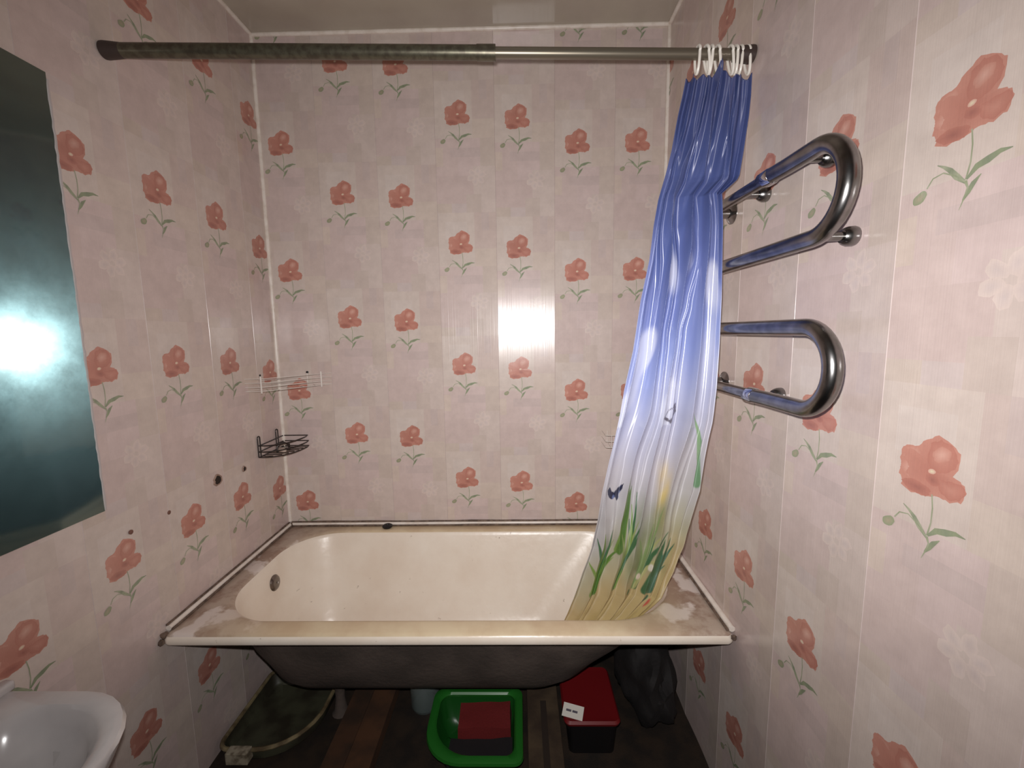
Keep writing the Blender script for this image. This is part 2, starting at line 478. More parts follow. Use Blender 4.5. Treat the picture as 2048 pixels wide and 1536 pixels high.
# right wall: s = -Y (to the viewer's right)
rp_ = lambda s, z, d: (W - d, -s, z)
zr = [2.02, 2.375, 2.384, 1.8487, 1.8199, 1.7754, 1.70, 1.9, 1.85, 1.75]
for i in range(10):
    s0 = -0.094 + 0.25 * i
    make_panel(wall_right, s0, s0 + 0.25, 0.0, -YF, zr[i], Z0, H, rp_, 300 + i)

# ------------------------------------------------------------------ trims
def strip(name, p0, p1, r, label, m=None, grime=None):
    bm = bmesh.new()
    p0, p1 = Vector(p0), Vector(p1)
    n = 24
    pts = [p0.lerp(p1, i / n) for i in range(n + 1)]
    tube(bm, pts, [r * (1 + 0.10 * noise.noise(p * 9)) for p in pts], seg=10)
    o = from_bm(name, bm, m or M['trim'], smooth=True)
    tag(o, label, 'trim', kind='structure')
    if grime:
        for g in grime:
            bm = bmesh.new(); g = Vector(g)
            tube(bm, [p + g for p in pts], [0.0042 * (1 + 0.5 * noise.noise(p * 25)) for p in pts], seg=6)
            from_bm('grime_line', bm, M['grime'], o)
    return o
q = 0.004
strip('trim_1', (q, -q, RIM + 0.02), (q, -q, H), 0.0085, 'cream corner bead where the left and back walls meet')
strip('trim_2', (W - q, -q, RIM + 0.02), (W - q, -q, H), 0.0085, 'cream corner bead where the back and right walls meet')
strip('trim_3', (0, -q, H - q), (W, -q, H - q), 0.0085, 'cream bead between ceiling and back wall')
strip('trim_4', (q, 0, H - q), (q, YF, H - q), 0.0085, 'cream bead between ceiling and left wall')
strip('trim_5', (W - q, 0, H - q), (W - q, YF, H - q), 0.0085, 'cream bead between ceiling and right wall')
strip('trim_6', (0.008, -0.012, RIM + 0.006), (0.010, -0.712, RIM + 0.006), 0.0085, 'cream sealing strip between bathtub and left wall', grime=[(-0.004, 0, 0.010), (0.012, 0, -0.003)])
strip('trim_7', (0.012, -0.008, RIM + 0.006), (W - 0.012, -0.008, RIM + 0.006), 0.0080, 'cream sealing strip between bathtub and back wall', grime=[(0, 0.003, 0.010), (0, -0.012, -0.003)])
strip('trim_8', (W - 0.008, -0.012, RIM + 0.006), (W - 0.009, -0.722, RIM + 0.006), 0.0095, 'cream sealing strip between bathtub and right wall', grime=[(-0.013, 0, -0.003)])

# wall damage belongs to the left wall
def hole(y, z, r, name, label, sx=1.0):
    bm = bmesh.new(); rnd = random.Random(int(y * 1000))
    n = 16
    ring = lambda rr, x, j: [Vector((x, y + rr * sx * math.cos(2 * PI * k / n) * (1 + j * math.sin(3 * k)), z + rr * math.sin(2 * PI * k / n) * (1 + j * math.cos(5 * k)))) for k in range(n)]
    loft(bm, [ring(r * 1.25, 0.0012, 0.12), ring(r * 1.02, 0.0055, 0.15), ring(r * 0.85, 0.003, 0.1)])
    o = from_bm(name, bm, M['plaster'], wall_left, smooth=True)
    bm = bmesh.new()
    loft(bm, [ring(r * 0.97, 0.0030, 0.12), ring(r * 0.5, 0.0034, 0.1), ring(r * 0.05, 0.0034, 0)], cap1=True)
    o2 = from_bm('hole_shade', bm, M['hole'], o)  # dark disc on the panel face paints the shade inside the hole
    tag(o, label)
hole(-0.436, 0.962, 0.018, 'pipe_hole', 'ragged dark pipe hole in the left wall')
hole(-0.289, 0.955, 0.0095, 'pipe_hole', 'small round dark pipe hole in the left wall')
for (y, z) in ((-0.655, 0.937), (-0.784, 0.937)):
    bm = bmesh.new(); lathe(bm, [(0.006, 0.0), (0.0065, 0.003), (0.004, 0.0045), (0.0, 0.0045)], (0.0008, y, z), (1, 0, 0), 14)
    from_bm('wall_plug', bm, mat('old_plug', srgb(120, 84, 72), 0.7), wall_left, smooth=True)

# ------------------------------------------------------------------ bathtub
tub = empty('bathtub', (W / 2, -0.36, 0), 'long cream enamel bathtub with worn stained rim and bare dark underside', 'bathtub')
X0, X1, Y0, Y1 = 0.006, W - 0.006, -0.738, -0.004
IN = [0.085, 1.610, -0.668, -0.066]           # inner opening
def inner(d, z, rl=0.20, rr=0.25):
    return rrect(IN[0] + d[0], IN[1] - d[1], IN[2] + d[2], IN[3] - d[3], [rr, rl, rl, rr], z, 12)
bm = bmesh.new()
outer = lambda i, z: rrect(X0 + i, X1 - i, Y0 + i, Y1 - i, [0.012, 0.012, 0.018, 0.018], z, 12)
rings = [outer(0.016, 0.553), outer(0.003, 0.555), outer(0.0, 0.562), outer(0.001, 0.574), outer(0.006, 0.583), outer(0.016, 0.588),
         inner((-0.012,) * 4, 0.588), inner((-0.004,) * 4, 0.587), inner((0.003,) * 4, 0.581), inner((0.009,) * 4, 0.565),
         inner((0.020, 0.060, 0.026, 0.030), 0.50, 0.20, 0.25), inner((0.032, 0.125, 0.052, 0.058), 0.42, 0.20, 0.25), inner((0.050, 0.195, 0.088, 0.088), 0.34, 0.19, 0.24),
         inner((0.075, 0.265, 0.128, 0.120), 0.265, 0.17, 0.21), inner((0.11, 0.33, 0.170, 0.150), 0.215, 0.14, 0.17), inner((0.17, 0.40, 0.205, 0.185), 0.185, 0.10, 0.12), inner((0.30, 0.5, 0.25, 0.24), 0.180, 0.03, 0.03)]
loft(bm, rings, cap1=True)
basin = from_bm('basin', bm, M['enamel'], tub, smooth=True)
bm = bmesh.new()
o8 = -0.010
sh = [outer(0.018, 0.5535), outer(0.03, 0.556), inner((o8 - 0.022,) * 4, 0.556), inner((o8, ) * 4, 0.548), 
      inner((0.020 + o8, 0.060 + o8, 0.026 + o8, 0.030 + o8), 0.49), inner((0.032 + o8, 0.125 + o8, 0.052 + o8, 0.058 + o8), 0.412), inner((0.050 + o8, 0.195 + o8, 0.088 + o8, 0.088 + o8), 0.332),
      inner((0.075 + o8, 0.265 + o8, 0.128 + o8, 0.120 + o8), 0.255, 0.17, 0.21), inner((0.11 + o8, 0.33 + o8, 0.170 + o8, 0.150 + o8), 0.205, 0.14, 0.17), inner((0.165, 0.395, 0.200, 0.180), 0.173, 0.10, 0.12), inner((0.30, 0.5, 0.25, 0.24), 0.166, 0.03, 0.03)]
loft(bm, sh, cap1=True)
tag(from_bm('shell', bm, M['shell'], tub, smooth=True), 'dark grey-brown unpainted underside of the tub')
for (x, y) in ((0.372, -0.20), (0.372, -0.40), (1.15, -0.20), (1.15, -0.295)):
    bm = bmesh.new()
    pr = [(0.030, 0.0), (0.034, 0.006), (0.024, 0.020), (0.017, 0.07), (0.020, 0.13), (0.034, 0.175), (0.038, 0.20)]
    lathe(bm, pr, (x, y, 0), (0, 0, 1), 14)
    from_bm('foot', bm, M['shell'], tub, smooth=True)
# overflow cover on the left end, domed plate
ox, oy, oz = 0.1085, -0.325, 0.499
bm = bmesh.new(); lathe(bm, [(0.030, -0.004), (0.031, 0.002), (0.027, 0.007), (0.016, 0.011), (0.0, 0.0125)], (ox - 0.004, oy, oz), (1, 0, 0.12), 28)
ov = from_bm('overflow_cover', bm, mat('dull_overflow', (0.22, 0.19, 0.17), 0.22, 0.9), tub, smooth=True)
tag(ov, 'tarnished round overflow cover')
bm = bmesh.new(); lathe(bm, [(0.004, 0), (0.004, 0.003), (0.0, 0.004)], (ox + 0.008, oy, oz + 0.001), (1, 0, 0.12), 12)
s_ = from_bm('screw', bm, M['chrome_br'], ov, smooth=True)
bm = bmesh.new(); lathe(bm, [(0.032, 0), (0.032, 0.003), (0.022, 0.0035), (0.02, 0.001), (0.0, 0.001)], (0.36, -0.36, 0.1835), (0, 0, 1), 24)
from_bm('drain', bm, M['chrome'], tub, smooth=True)
# chips and rust flecks on the visible back slope
rnd = random.Random(3)
fleck = mat('rust_fleck', srgb(96, 74, 56), 0.8)

for k, (x, y, z, r_) in enumerate(((0.010, -0.728, 0.583, 0.010), (0.006, -0.738, 0.566, 0.009), (W - 0.010, -0.736, 0.578, 0.008), (0.012, -0.012, 0.594, 0.009))):
    bm = bmesh.new(); bmesh.ops.create_icosphere(bm, subdivisions=2, radius=r_)
    for v in bm.verts: v.co = v.co * (1 + 0.5 * noise.noise(v.co * 160 + Vector((k * 5, 0, 0)))) + Vector((x, y, z))
    from_bm('dirt_lump', bm, M['grime'], tub, smooth=True)

# rubber plug on the back rim
bm = bmesh.new()
lathe(bm, [(0.018, 0.0), (0.022, 0.004), (0.023, 0.010), (0.017, 0.014), (0.006, 0.015), (0.0045, 0.019), (0.0, 0.0195)], (0.0, 0.0, 0.0), (0, 0, 1), 24)
pg = from_bm('bath_plug', bm, M['black'], smooth=True)
pg.location = (0.471, -0.037, RIM + 0.0006)
tag(pg, 'round black rubber plug lying on the back rim of the bathtub', 'plug')

# ------------------------------------------------------------------ curtain rod
rL, rR = Vector((0.0, -0.690, 2.223)), Vector((W, -0.668, 2.186))
rdir = (rR - rL).normalized()
rod = empty('shower_rod', rL, 'telescopic metal shower rod spanning the walls above the bathtub', 'rod')
jn = rL.lerp(rR, 0.601)
bm = bmesh.new(); tube(bm, [rL + rdir * 0.02, jn], 0.0175, 20)
tag(from_bm('outer_tube', bm, M['rod'], rod, smooth=True), 'thicker dark olive-grey half of the rod')
bm = bmesh.new(); tube(bm, [jn - rdir * 0.02, rR - rdir * 0.012], 0.0135, 20)
tag(from_bm('inner_tube', bm, M['rod2'], rod, smooth=True), 'thinner paler half of the rod')
bm = bmesh.new(); tube(bm, [jn - rdir * 0.045, jn + rdir * 0.004], 0.0188, 20)
from_bm('collar', bm, M['rod'], rod, smooth=True)
for (p, d, nm) in ((rL, rdir, 'end_cap'), (rR, -rdir, 'end_cap')):
    bm = bmesh.new(); lathe(bm, [(0.021, 0.001), (0.0215, 0.006), (0.0195, 0.030), (0.018, 0.045), (0.0176, 0.05)], p + d * 0.004, d, 24)
    from_bm(nm, bm, M['rodcap'], rod, smooth=True)

# ------------------------------------------------------------------ curtain
CT = [(150,1.5300,1.6998,2.1282,-0.690),(190,1.5213,1.6998,2.0801,-0.690),(230,1.5095,1.6947,2.0292,-0.695),(300,1.4936,1.6837,1.9412,-0.700),
(350,1.4781,1.6740,1.8774,-0.705),(400,1.4567,1.6386,1.8104,-0.720),(450,1.4436,1.6303,1.7452,-0.730),(520,1.4326,1.6282,1.6556,-0.735),
(600,1.4113,1.6293,1.5521,-0.740),(700,1.3942,1.6314,1.4203,-0.740),(780,1.3733,1.6306,1.3115,-0.735),(830,1.3647,1.6275,1.2403,-0.725),
(880,1.3540,1.6208,1.1656,-0.710),(920,1.3439,1.6187,1.1028,-0.695),(985,1.3285,1.6192,0.9957,-0.670),(1040,1.3223,1.6079,0.8986,-0.645),
(1100,1.3086,1.5975,0.7855,-0.615),(1150,1.2829,1.5784,0.6862,-0.590),(1200,1.2580,1.5495,0.5789,-0.565),(1237,1.2329,1.5072,0.4904,-0.540),(1275,1.2044,1.4690,0.3960,-0.520)]
def ctab(z):
    if z >= CT[0][3]: a = b = CT[0]; t = 0
    elif z <= CT[-1][3]: a = b = CT[-1]; t = 0
    else:
        for a, b in zip(CT, CT[1:]):
            if b[3] <= z <= a[3]: t = (a[3] - z) / (a[3] - b[3]); break
    return [a[i] + (b[i] - a[i]) * t for i in range(5)]
# fold profile across the width: ridge positions (u) and how they wander with v
FOLDS = [0.03, 0.15, 0.27, 0.40, 0.53, 0.66, 0.78, 0.90]
def sstep(a, b, x):
    t = max(0, min(1, (x - a) / (b - a))); return t * t * (3 - 2 * t)
RID = [[(2.116, 0.097), (2.052, 0.106), (1.917, 0.04), (1.814, 0.072), (1.676, 0.043), (1.497, 0.054), (1.355, 0.075), (1.159, 0.036), (1.037, 0.045), (0.785, 0.12), (0.49, 0.18)],
[(2.116, 0.3), (2.014, 0.29), (1.889, 0.20), (1.787, 0.22), (1.582, 0.33), (1.46, 0.312), (1.274, 0.33), (1.098, 0.259), (0.899, 0.265), (0.686, 0.36), (0.49, 0.40)],
[(2.126, 0.509), (2.052, 0.456), (1.911, 0.485), (1.748, 0.554), (1.686, 0.58), (1.536, 0.512), (1.46, 0.473), (1.23, 0.459), (1.034, 0.439), (0.823, 0.478), (0.686, 0.53), (0.49, 0.60)],
[(2.116, 0.674), (2.009, 0.703), (1.922, 0.745), (1.748, 0.82), (1.536, 0.781), (1.46, 0.783), (1.218, 0.779), (0.969, 0.705), (0.785, 0.74), (0.49, 0.80)],
[(2.116, 0.809), (1.998, 0.827), (1.903, 0.85), (1.804, 0.904), (1.552, 0.924), (1.42, 0.921), (1.218, 0.925), (1.037, 0.909), (0.899, 0.894), (0.726, 0.913), (0.49, 0.95)]]
def rid_u(T, z):
    if z >= T[0][0]: return T[0][1]
    for (a, ua), (b, ub) in zip(T, T[1:]):
        if b <= z <= a:
            t = (a - z) / (a - b); t = t * t * (3 - 2 * t)
            return ua + (ub - ua) * t
    return T[-1][1]
def fold(u, v):
    z = ztop + (zbot - ztop) * v
    key = round(z, 4)
    if key not in _rc:
        r = sorted(rid_u(T, z) for T in RID)
        ex = []
        for a, b in zip(r, r[1:]):          # minor pleats between the main ones
            ex.append(a + (b - a) * (0.52 + 0.10 * math.sin(z * 5 + a * 9)))
        _rc[key] = ([-0.06] + r + [1.06], ex)
    r, ex = _rc[key]
    i = max(k for k in range(len(r) - 1) if r[k] <= u or k == 0)
    a, b = r[i], r[i + 1]
    t = max(0.0, min(1.0, (u - a) / (b - a)))
    wdt = b - a
    h = -6.5 * wdt * (1 - math.sqrt((2 * t - 1) ** 2 * 0.94 + 0.06 * (1 - abs(2 * t - 1)))) ** 0.85
    for k, e in enumerate(ex):
        x = (u - e) / (0.020 + 0.006 * math.sin(z * 7 + k))
        h += (0.30 + 0.22 * math.sin(z * 3.7 + 2 * k)) * math.exp(-abs(x) ** 1.4)
    h += 0.20 * math.sin(2 * PI * (u * 13 + 0.5 * math.sin(3 * v))) * sstep(0.22, 0.0, v)
    h += 0.22 * noise.noise(Vector((u * 7, v * 4, 7)))
    return h
_rc = {}
ztop, zbot = 2.128, 0.440
def cmix(a, b, t): return tuple(a[i] + (b[i] - a[i]) * t for i in range(3))
def seg_d(px, py, ax, ay, bx_, by_):
    dx, dy = bx_ - ax, by_ - ay; t = max(0, min(1, ((px - ax) * dx + (py - ay) * dy) / (dx * dx + dy * dy)))
    return math.hypot(px - ax - t * dx, py - ay - t * dy), t
GR1, GR2, GR3 = srgb(86, 124, 50), srgb(120, 150, 70), srgb(60, 104, 66)
# blades in cloth coordinates (u, z): base -> tip, width, colour
BL = []
rb = random.Random(11)
def blades(u, z, n, hmin, hmax, spread, cols, wmul=1):
    for k in range(n):
        a = rb.uniform(-spread, spread); h = rb.uniform(hmin, hmax)
        BL.append((u + rb.uniform(-0.03, 0.03), z, u + a * 0.9, z + h * (1 - abs(a) * 1.2), rb.uniform(0.014, 0.026) * wmul, rb.choice(cols)))
blades(0.20, 0.60, 12, 0.14, 0.28, 0.16, [GR1, GR3, GR2])
blades(0.33, 0.78, 5, 0.18, 0.32, 0.07, [GR1, GR2], 1.2)
blades(0.42, 0.62, 9, 0.22, 0.40, 0.12, [GR3, GR2, srgb(150, 160, 100)])
blades(0.66, 0.62, 9, 0.16, 0.34, 0.16, [GR3, srgb(130, 150, 96), srgb(176, 176, 120)])
blades(0.80, 0.62, 7, 0.10, 0.22, 0.10, [GR3, srgb(70, 110, 84)], 1.5)
BL.append((0.97, 1.02, 0.88, 1.19, 0.030, srgb(110, 146, 110)))
BL.append((0.93, 1.08, 0.80, 1.24, 0.016, srgb(130, 160, 120)))
def inpoly(x, y, P):
    c = False
    for i in range(len(P)):
        x0, y0 = P[i]; x1, y1 = P[i - 1]
        if (y0 > y) != (y1 > y) and x < (x1 - x0) * (y - y0) / (y1 - y0) + x0: c = not c
    return c
BUT = [(-0.045, 0.012), (-0.030, 0.024), (-0.012, 0.004), (0.0, 0.002), (0.022, 0.018), (0.052, 0.034), (0.050, 0.014), (0.032, -0.004), (0.036, -0.020), (0.026, -0.030),
       (0.010, -0.014), (-0.004, -0.024), (-0.020, -0.018), (-0.036, -0.004)]
BUT2 = [(0.03, 0.032), (0.036, 0.005), (0.012, -0.028), (-0.03, -0.016), (-0.012, 0.004)]
def cloth_col(u, z):
    n = noise.noise(Vector((u * 3, z * 2.2, 0.3))) * 0.16 + noise.noise(Vector((u * 9, z * 5, 2.3))) * 0.06
    zz = z + n + (0.5 - u) * 0.10
    stops = [(0.40, srgb(188, 168, 110)), (0.64, srgb(190, 170, 124)), (0.74, srgb(180, 174, 146)), (0.88, srgb(184, 180, 178)), (1.10, srgb(184, 180, 188)), (1.32, srgb(168, 172, 200)),
             (1.46, srgb(134, 146, 194)), (1.58, srgb(106, 118, 172)), (1.74, srgb(82, 95, 148)), (1.95, srgb(70, 82, 132)), (2.25, srgb(64, 72, 116))]
    c = stops[-1][1]
    if zz <= stops[0][0]: c = stops[0][1]
    else:
        for (a, ca), (b, cb) in zip(stops, stops[1:]):
            if a <= zz <= b: c = cmix(ca, cb, (zz - a) / (b - a)); break
    # clouds
    if 1.2 < z < 1.7:
        k = sstep(0.08, 0.32, noise.noise(Vector((u * 4.5, z * 6, 5.1)))) * 0.55
        c = cmix(c, srgb(214, 216, 228), k)
    # yellow reed plume
    k = sstep(0.10, 0.0, abs(u - 0.66 + (z - 0.95) * 0.25)) * sstep(0.76, 0.92, z) * sstep(1.12, 1.02, z)
    k *= 0.6 + 0.7 * noise.noise(Vector((u * 20, z * 14, 1)))
    c = cmix(c, srgb(218, 190, 112), max(0, min(1, k)) * 0.85)
    # green wash behind the reeds
    k = sstep(0.62, 0.72, z) * sstep(1.02, 0.85, z) * sstep(0.36, 0.45, u) * sstep(0.92, 0.8, u) * (0.5 + 0.9 * noise.noise(Vector((u * 8, z * 3, 8))))
    c = cmix(c, srgb(132, 138, 92), max(0, min(1, k * 1.3)) * 0.8)
    for (u0, z0, u1, z1, wd, bc) in BL:
        if z < z0 - 0.02 or z > z1 + 0.02: continue
        um = u0 + (u1 - u0) * 0.35; zm = z0 + (z1 - z0) * 0.6
        d1, t1 = seg_d(u, z * 1.6, u0, z0 * 1.6, um, zm * 1.6); d2, t2 = seg_d(u, z * 1.6, um, zm * 1.6, u1, z1 * 1.6)
        wdt = wd * (1 - 0.25 * t1) if d1 < d2 else wd * 0.75 * (1 - t2)
        d = min(d1, d2)
        if d < wdt + 0.004: c = cmix(bc, c, sstep(wdt * 0.7, wdt + 0.004, d))
    # pebbles / blossoms low on the right
    for (pu, pz, r, pc) in ((0.66, 0.66, 0.022, srgb(226, 206, 190)), (0.74, 0.71, 0.024, srgb(222, 216, 200)), (0.90, 0.56, 0.03, srgb(190, 96, 78)), (0.82, 0.58, 0.025, srgb(70, 110, 80)), (0.78, 0.66, 0.022, srgb(72, 116, 84)), (0.60, 0.60, 0.02, srgb(80, 112, 76))):
        d = math.hypot(u - pu, (z - pz) * 1.4)
        if d < r: c = cmix(pc, c, sstep(r * 0.6, r, d) * 0.9)
    if inpoly((u - 0.135) * 0.75, (z - 0.985), BUT):
        k = noise.noise(Vector((u * 40, z * 40, 0)))
        c = cmix(srgb(34, 38, 62), srgb(96, 108, 150), sstep(0.0, 0.3, k))
    x, y = (u - 0.58) * 0.6, (z - 1.235)
    if inpoly(x, y, BUT2) and not inpoly(x * 1.5, y * 1.5 - 0.001, BUT2): c = srgb(96, 92, 104)
    return c
def tub_limit(y, z):
    # right-hand inner wall of the tub at height z (rounded corner)
    z = max(0.42, min(0.588, z))
    if z > 0.50: k = (0.588 - z) / 0.088; x1, y0 = 1.610 - 0.060 * k, -0.668 + 0.026 * k
    else: k = (0.50 - z) / 0.08; x1, y0 = 1.550 - 0.065 * k, -0.642 + 0.026 * k
    dy = max(0.0, (y0 + 0.25) - y)
    return x1 - 0.25 + math.sqrt(max(0.0, 0.25 ** 2 - dy ** 2)) - 0.008
NU, NV = 260, 520
ztop, zbot = 2.128, 0.440
def top_of(u):
    # the cloth rises to the rod between the two clusters of rings
    return ztop + 0.040 * math.exp(-((u - 0.53) / 0.075) ** 2) - 0.012 * sstep(0.1, 0.0, u) + 0.006 * math.cos(u * 50)
vs, cols = [], []
for j in range(NV + 1):
    v = j / NV
    for i in range(NU + 1):
        u = i / NU
        zt = top_of(u)
        z = zt + (zbot - zt) * v
        zz = ztop + (zbot - ztop) * v
        r = ctab(z)
        r[2] = min(r[2], 1.625 + max(0.0, z - 1.828) * 1.15)
        r[2] = min(r[2], tub_limit(r[4], z) + max(0.0, z - 0.588) * 1.2)
        x = r[1] + (r[2] - r[1]) * u
        amp = 0.016 + 0.014 * sstep(0.0, 0.25, v) - 0.004 * sstep(0.7, 1, v)
        f = fold(u, v)
        edge = sstep(0, 0.06, u) * sstep(1, 0.94, u)
        y = r[4] - amp * f * (0.35 + 0.65 * edge)
        x += 0.004 * math.sin(2 * PI * 4.4 * u + 4 * v) * edge
        # fine creases near the gathered lower part
        cr = sstep(0.55, 0.8, v)
        y += cr * 0.0035 * noise.noise(Vector((u * 9 + v * 5, v * 30 - u * 6, 3.0))) 
        z2 = z + 0.002 * noise.noise(Vector((u * 10, v * 10, 0)))
        vs.append((x, y, z2)); cols.append(cloth_col(u, z))
fs = []
for j in range(NV):
    for i in range(NU):
        a = j * (NU + 1) + i
        fs.append((a, a + 1, a + NU + 2, a + NU + 1))
me = bpy.data.meshes.new('curtain_cloth'); me.from_pydata(vs, [], fs)
ca = me.color_attributes.new('Col', 'FLOAT_COLOR', 'POINT')
ca.data.foreach_set('color', [q for c in cols for q in (*c, 1)])
me.polygons.foreach_set('use_smooth', [True] * len(fs)); me.update()
m, t, b = nt('satin_cloth')
at = N(t, 'ShaderNodeAttribute'); at.attribute_name = 'Col'
t.links.new(at.outputs['Color'], b.inputs['Base Color'])
b.inputs['Roughness'].default_value = 0.36
b.inputs['Specular IOR Level'].default_value = 0.9
b.inputs['IOR'].default_value = 1.65
b.inputs['Specular Tint'].default_value = (0.94, 0.92, 1.0, 1)
b.inputs['Anisotropic'].default_value = 0.96
tz = N(t, 'ShaderNodeCombineXYZ'); tz.inputs[2].default_value = 1.0; tz.inputs[0].default_value = 0.08
t.links.new(tz.outputs[0], b.inputs['Tangent'])
M['satin'] = m
cur = link('shower_curtain', me, m)
sol = cur.modifiers.new('s', 'SOLIDIFY'); sol.thickness = 0.0008; sol.offset = 1
tag(cur, 'satin shower curtain, blue sky over grasses, hanging into the bathtub', 'curtain')

# rings (hooks) on the rod
def rodpt(x): 
    t_ = (x - rL.x) / (rR.x - rL.x); return rL.lerp(rR, t_)
ring_x = [(1.563, 'set a little apart, first from the left'), (1.583, 'second from the left, in the left cluster'), (1.597, 'third from the left, in the left cluster'),
          (1.612, 'fourth from the left, last of the left cluster'), (1.646, 'fifth from the left, first of the right cluster'),
          (1.660, 'sixth from the left, in the right cluster'), (1.673, 'seventh from the left, in the right cluster'), (1.690, 'last ring on the right, nearest the right wall')]
for i, (x, lb) in enumerate(ring_x):
    c = rodpt(x)
    tl = random.Random(i).uniform(-0.25, 0.05)
    bm = bmesh.new()
    pts = []
    for k in range(40):
        a = 2 * PI * k / 40
        yy = 0.0185 * math.sin(a); zz = 0.0185 * math.cos(a)
        if zz < 0: zz *= 2.6; yy *= 0.85
        pts.append(Vector((tl * (zz - 0.018) * 0.8, yy, zz)))
    tube(bm, pts, 0.0036, 8, closed=True)
    o = from_bm('curtain_ring', bm, M['white'], smooth=True)
    o.location = (c.x, c.y, c.z + 0.0)
    tag(o, 'white plastic curtain ring, ' + lb, 'ring', 'white rings holding the shower curtain on the rod')

# ------------------------------------------------------------------ chrome towel rail (bent pipe)
XR = 1.646
rail = empty('towel_rail', (W, -0.85, 1.55), 'chrome heated towel rail, double U-bent pipe on the right wall', 'towel rail')
z1, z2, z3, z4 = 1.806, 1.641, 1.474, 1.314
ye = -1.042       # where the right-hand bends start
def ubend(zt, zb_, y0, sgn):
    """half circle from (y0, zt) to (y0, zb_), bulging toward -y for sgn=-1"""
    r = (zt - zb_) / 2; c = Vector((XR, y0, (zt + zb_) / 2))
    return arc(c, r, PI / 2, -PI / 2, 20, (0, sgn, 0), (0, 0, 1))
path = [(XR, -0.86, z1 + 0.002)] + [(XR, -0.95, z1)] + ubend(z1, z2, ye, -1) + ubend(z2, z3, -0.60, 1)[0:] + ubend(z3, z4, ye, -1) + [(XR, -0.93, z4), (XR, -0.845, z4 - 0.002)]
bm = bmesh.new(); tube(bm, path, 0.0168, 24)
from_bm('pipe', bm, M['chrome'], rail, smooth=True)
for zz, ys in ((z1, -0.88), (z4, -0.86)):
    el = arc((XR + 0.030, -0.62, zz), 0.030, PI, PI / 2, 8, (1, 0, 0), (0, 1, 0))
    bm = bmesh.new(); tube(bm, [(XR, ys, zz)] + el + [(W - 0.004, -0.59, zz)], 0.0135, 20)
    tag(from_bm('feed_pipe', bm, M['chrome'], rail, smooth=True), 'thinner feed pipe screwed into the rail')
    bm = bmesh.new(); tube(bm, [(XR, ys - 0.022, zz), (XR, ys - 0.016, zz), (XR, ys + 0.002, zz), (XR, ys + 0.006, zz)], [0.0168, 0.0188, 0.0188, 0.0150], 20)
    from_bm('coupling', bm, M['chrome_br'], rail, smooth=True)
    bm = bmesh.new(); lathe(bm, [(0.030, 0), (0.030, 0.003), (0.018, 0.012), (0.0, 0.012)], (W - 0.0005, -0.59, zz), (-1, 0, 0), 20)
    from_bm('wall_rosette', bm, M['chrome'], rail, smooth=True)
for (y, z) in ((-0.99, z1), (-0.765, z1), (-1.060, z2), (-0.875, z4)):
    br = bmesh.new(); tube(br, [(XR, y, z), (W - 0.006, y, z)], 0.0085, 14)
    b_ = from_bm('bracket', br, M['chrome'], rail, smooth=True)
    br = bmesh.new(); lathe(br, [(0.0175, 0.0), (0.0185, 0.004), (0.0180, 0.012), (0.0150, 0.020), (0.0120, 0.024), (0.0, 0.025)], (W - 0.0005, y, z), (-1, 0, 0), 20)
    from_bm('bracket_base', br, M['chrome'], b_, smooth=True)

# ------------------------------------------------------------------ mirror
mP = Vector((0.0, -0.991, 1.455))
mn = ((CAM - mP).normalized() + (FLASH - mP).normalized()).normalized()  # shading normal tilted so the glass throws the flash back at the camera
m, t, b = nt('glare_mirror')
t.nodes.remove(b)
out = t.nodes['Material Output']
nv = N(t, 'ShaderNodeCombineXYZ')
for i in range(3): nv.inputs[i].default_value = mn[i]
def gl(col, r):
    g = N(t, 'ShaderNodeBsdfGlossy'); setc(g.inputs['Color'], col); g.inputs['Roughness'].default_value = r
    t.links.new(nv.outputs[0], g.inputs['Normal']); return g
g1 = gl((0.78, 0.92, 0.86), 0.05); g2 = gl((0.42, 0.70, 0.74), 0.24)
g3 = gl((0.40, 0.68, 0.72), 0.42)  # rough teal lobes put the glare's halo into the material
def mixs(f, a, b_):
    x = N(t, 'ShaderNodeMixShader')
    if isinstance(f, float): x.inputs[0].default_value = f
    else: t.links.new(f, x.inputs[0])
    t.links.new(a.outputs[0], x.inputs[1]); t.links.new(b_.outputs[0], x.inputs[2]); return x
tc = N(t, 'ShaderNodeTexCoord')
nz = N(t, 'ShaderNodeTexNoise'); nz.inputs['Scale'].default_value = 9; nz.inputs['Detail'].default_value = 7; nz.inputs['Roughness'].default_value = 0.7
t.links.new(tc.outputs['Object'], nz.inputs['Vector'])
mr = N(t, 'ShaderNodeMapRange'); mr.inputs[1].default_value = 0.35; mr.inputs[2].default_value = 0.65; mr.inputs[3].default_value = 0.07; mr.inputs[4].default_value = 0.18
t.links.new(nz.outputs['Fac'], mr.inputs[0])
df = N(t, 'ShaderNodeBsdfDiffuse'); setc(df.inputs['Color'], (0.06, 0.10, 0.095))
s1 = mixs(mr.outputs[0], g1, g2); s2 = mixs(0.075, s1, g3); s3 = mixs(0.05, s2, df)
t.links.new(s3.outputs[0], out.inputs['Surface'])
M['mirror'] = m
mir = empty('wall_mirror', (0, -1.12, 1.02), 'tall frameless mirror on the left wall reflecting a bright flash', 'mirror')
bm = bmesh.new(); bx(bm, 0.0045, 0.0085, -1.46, -0.852, 1.028, 2.079)
from_bm('glass', bm, M['mirror'], mir)
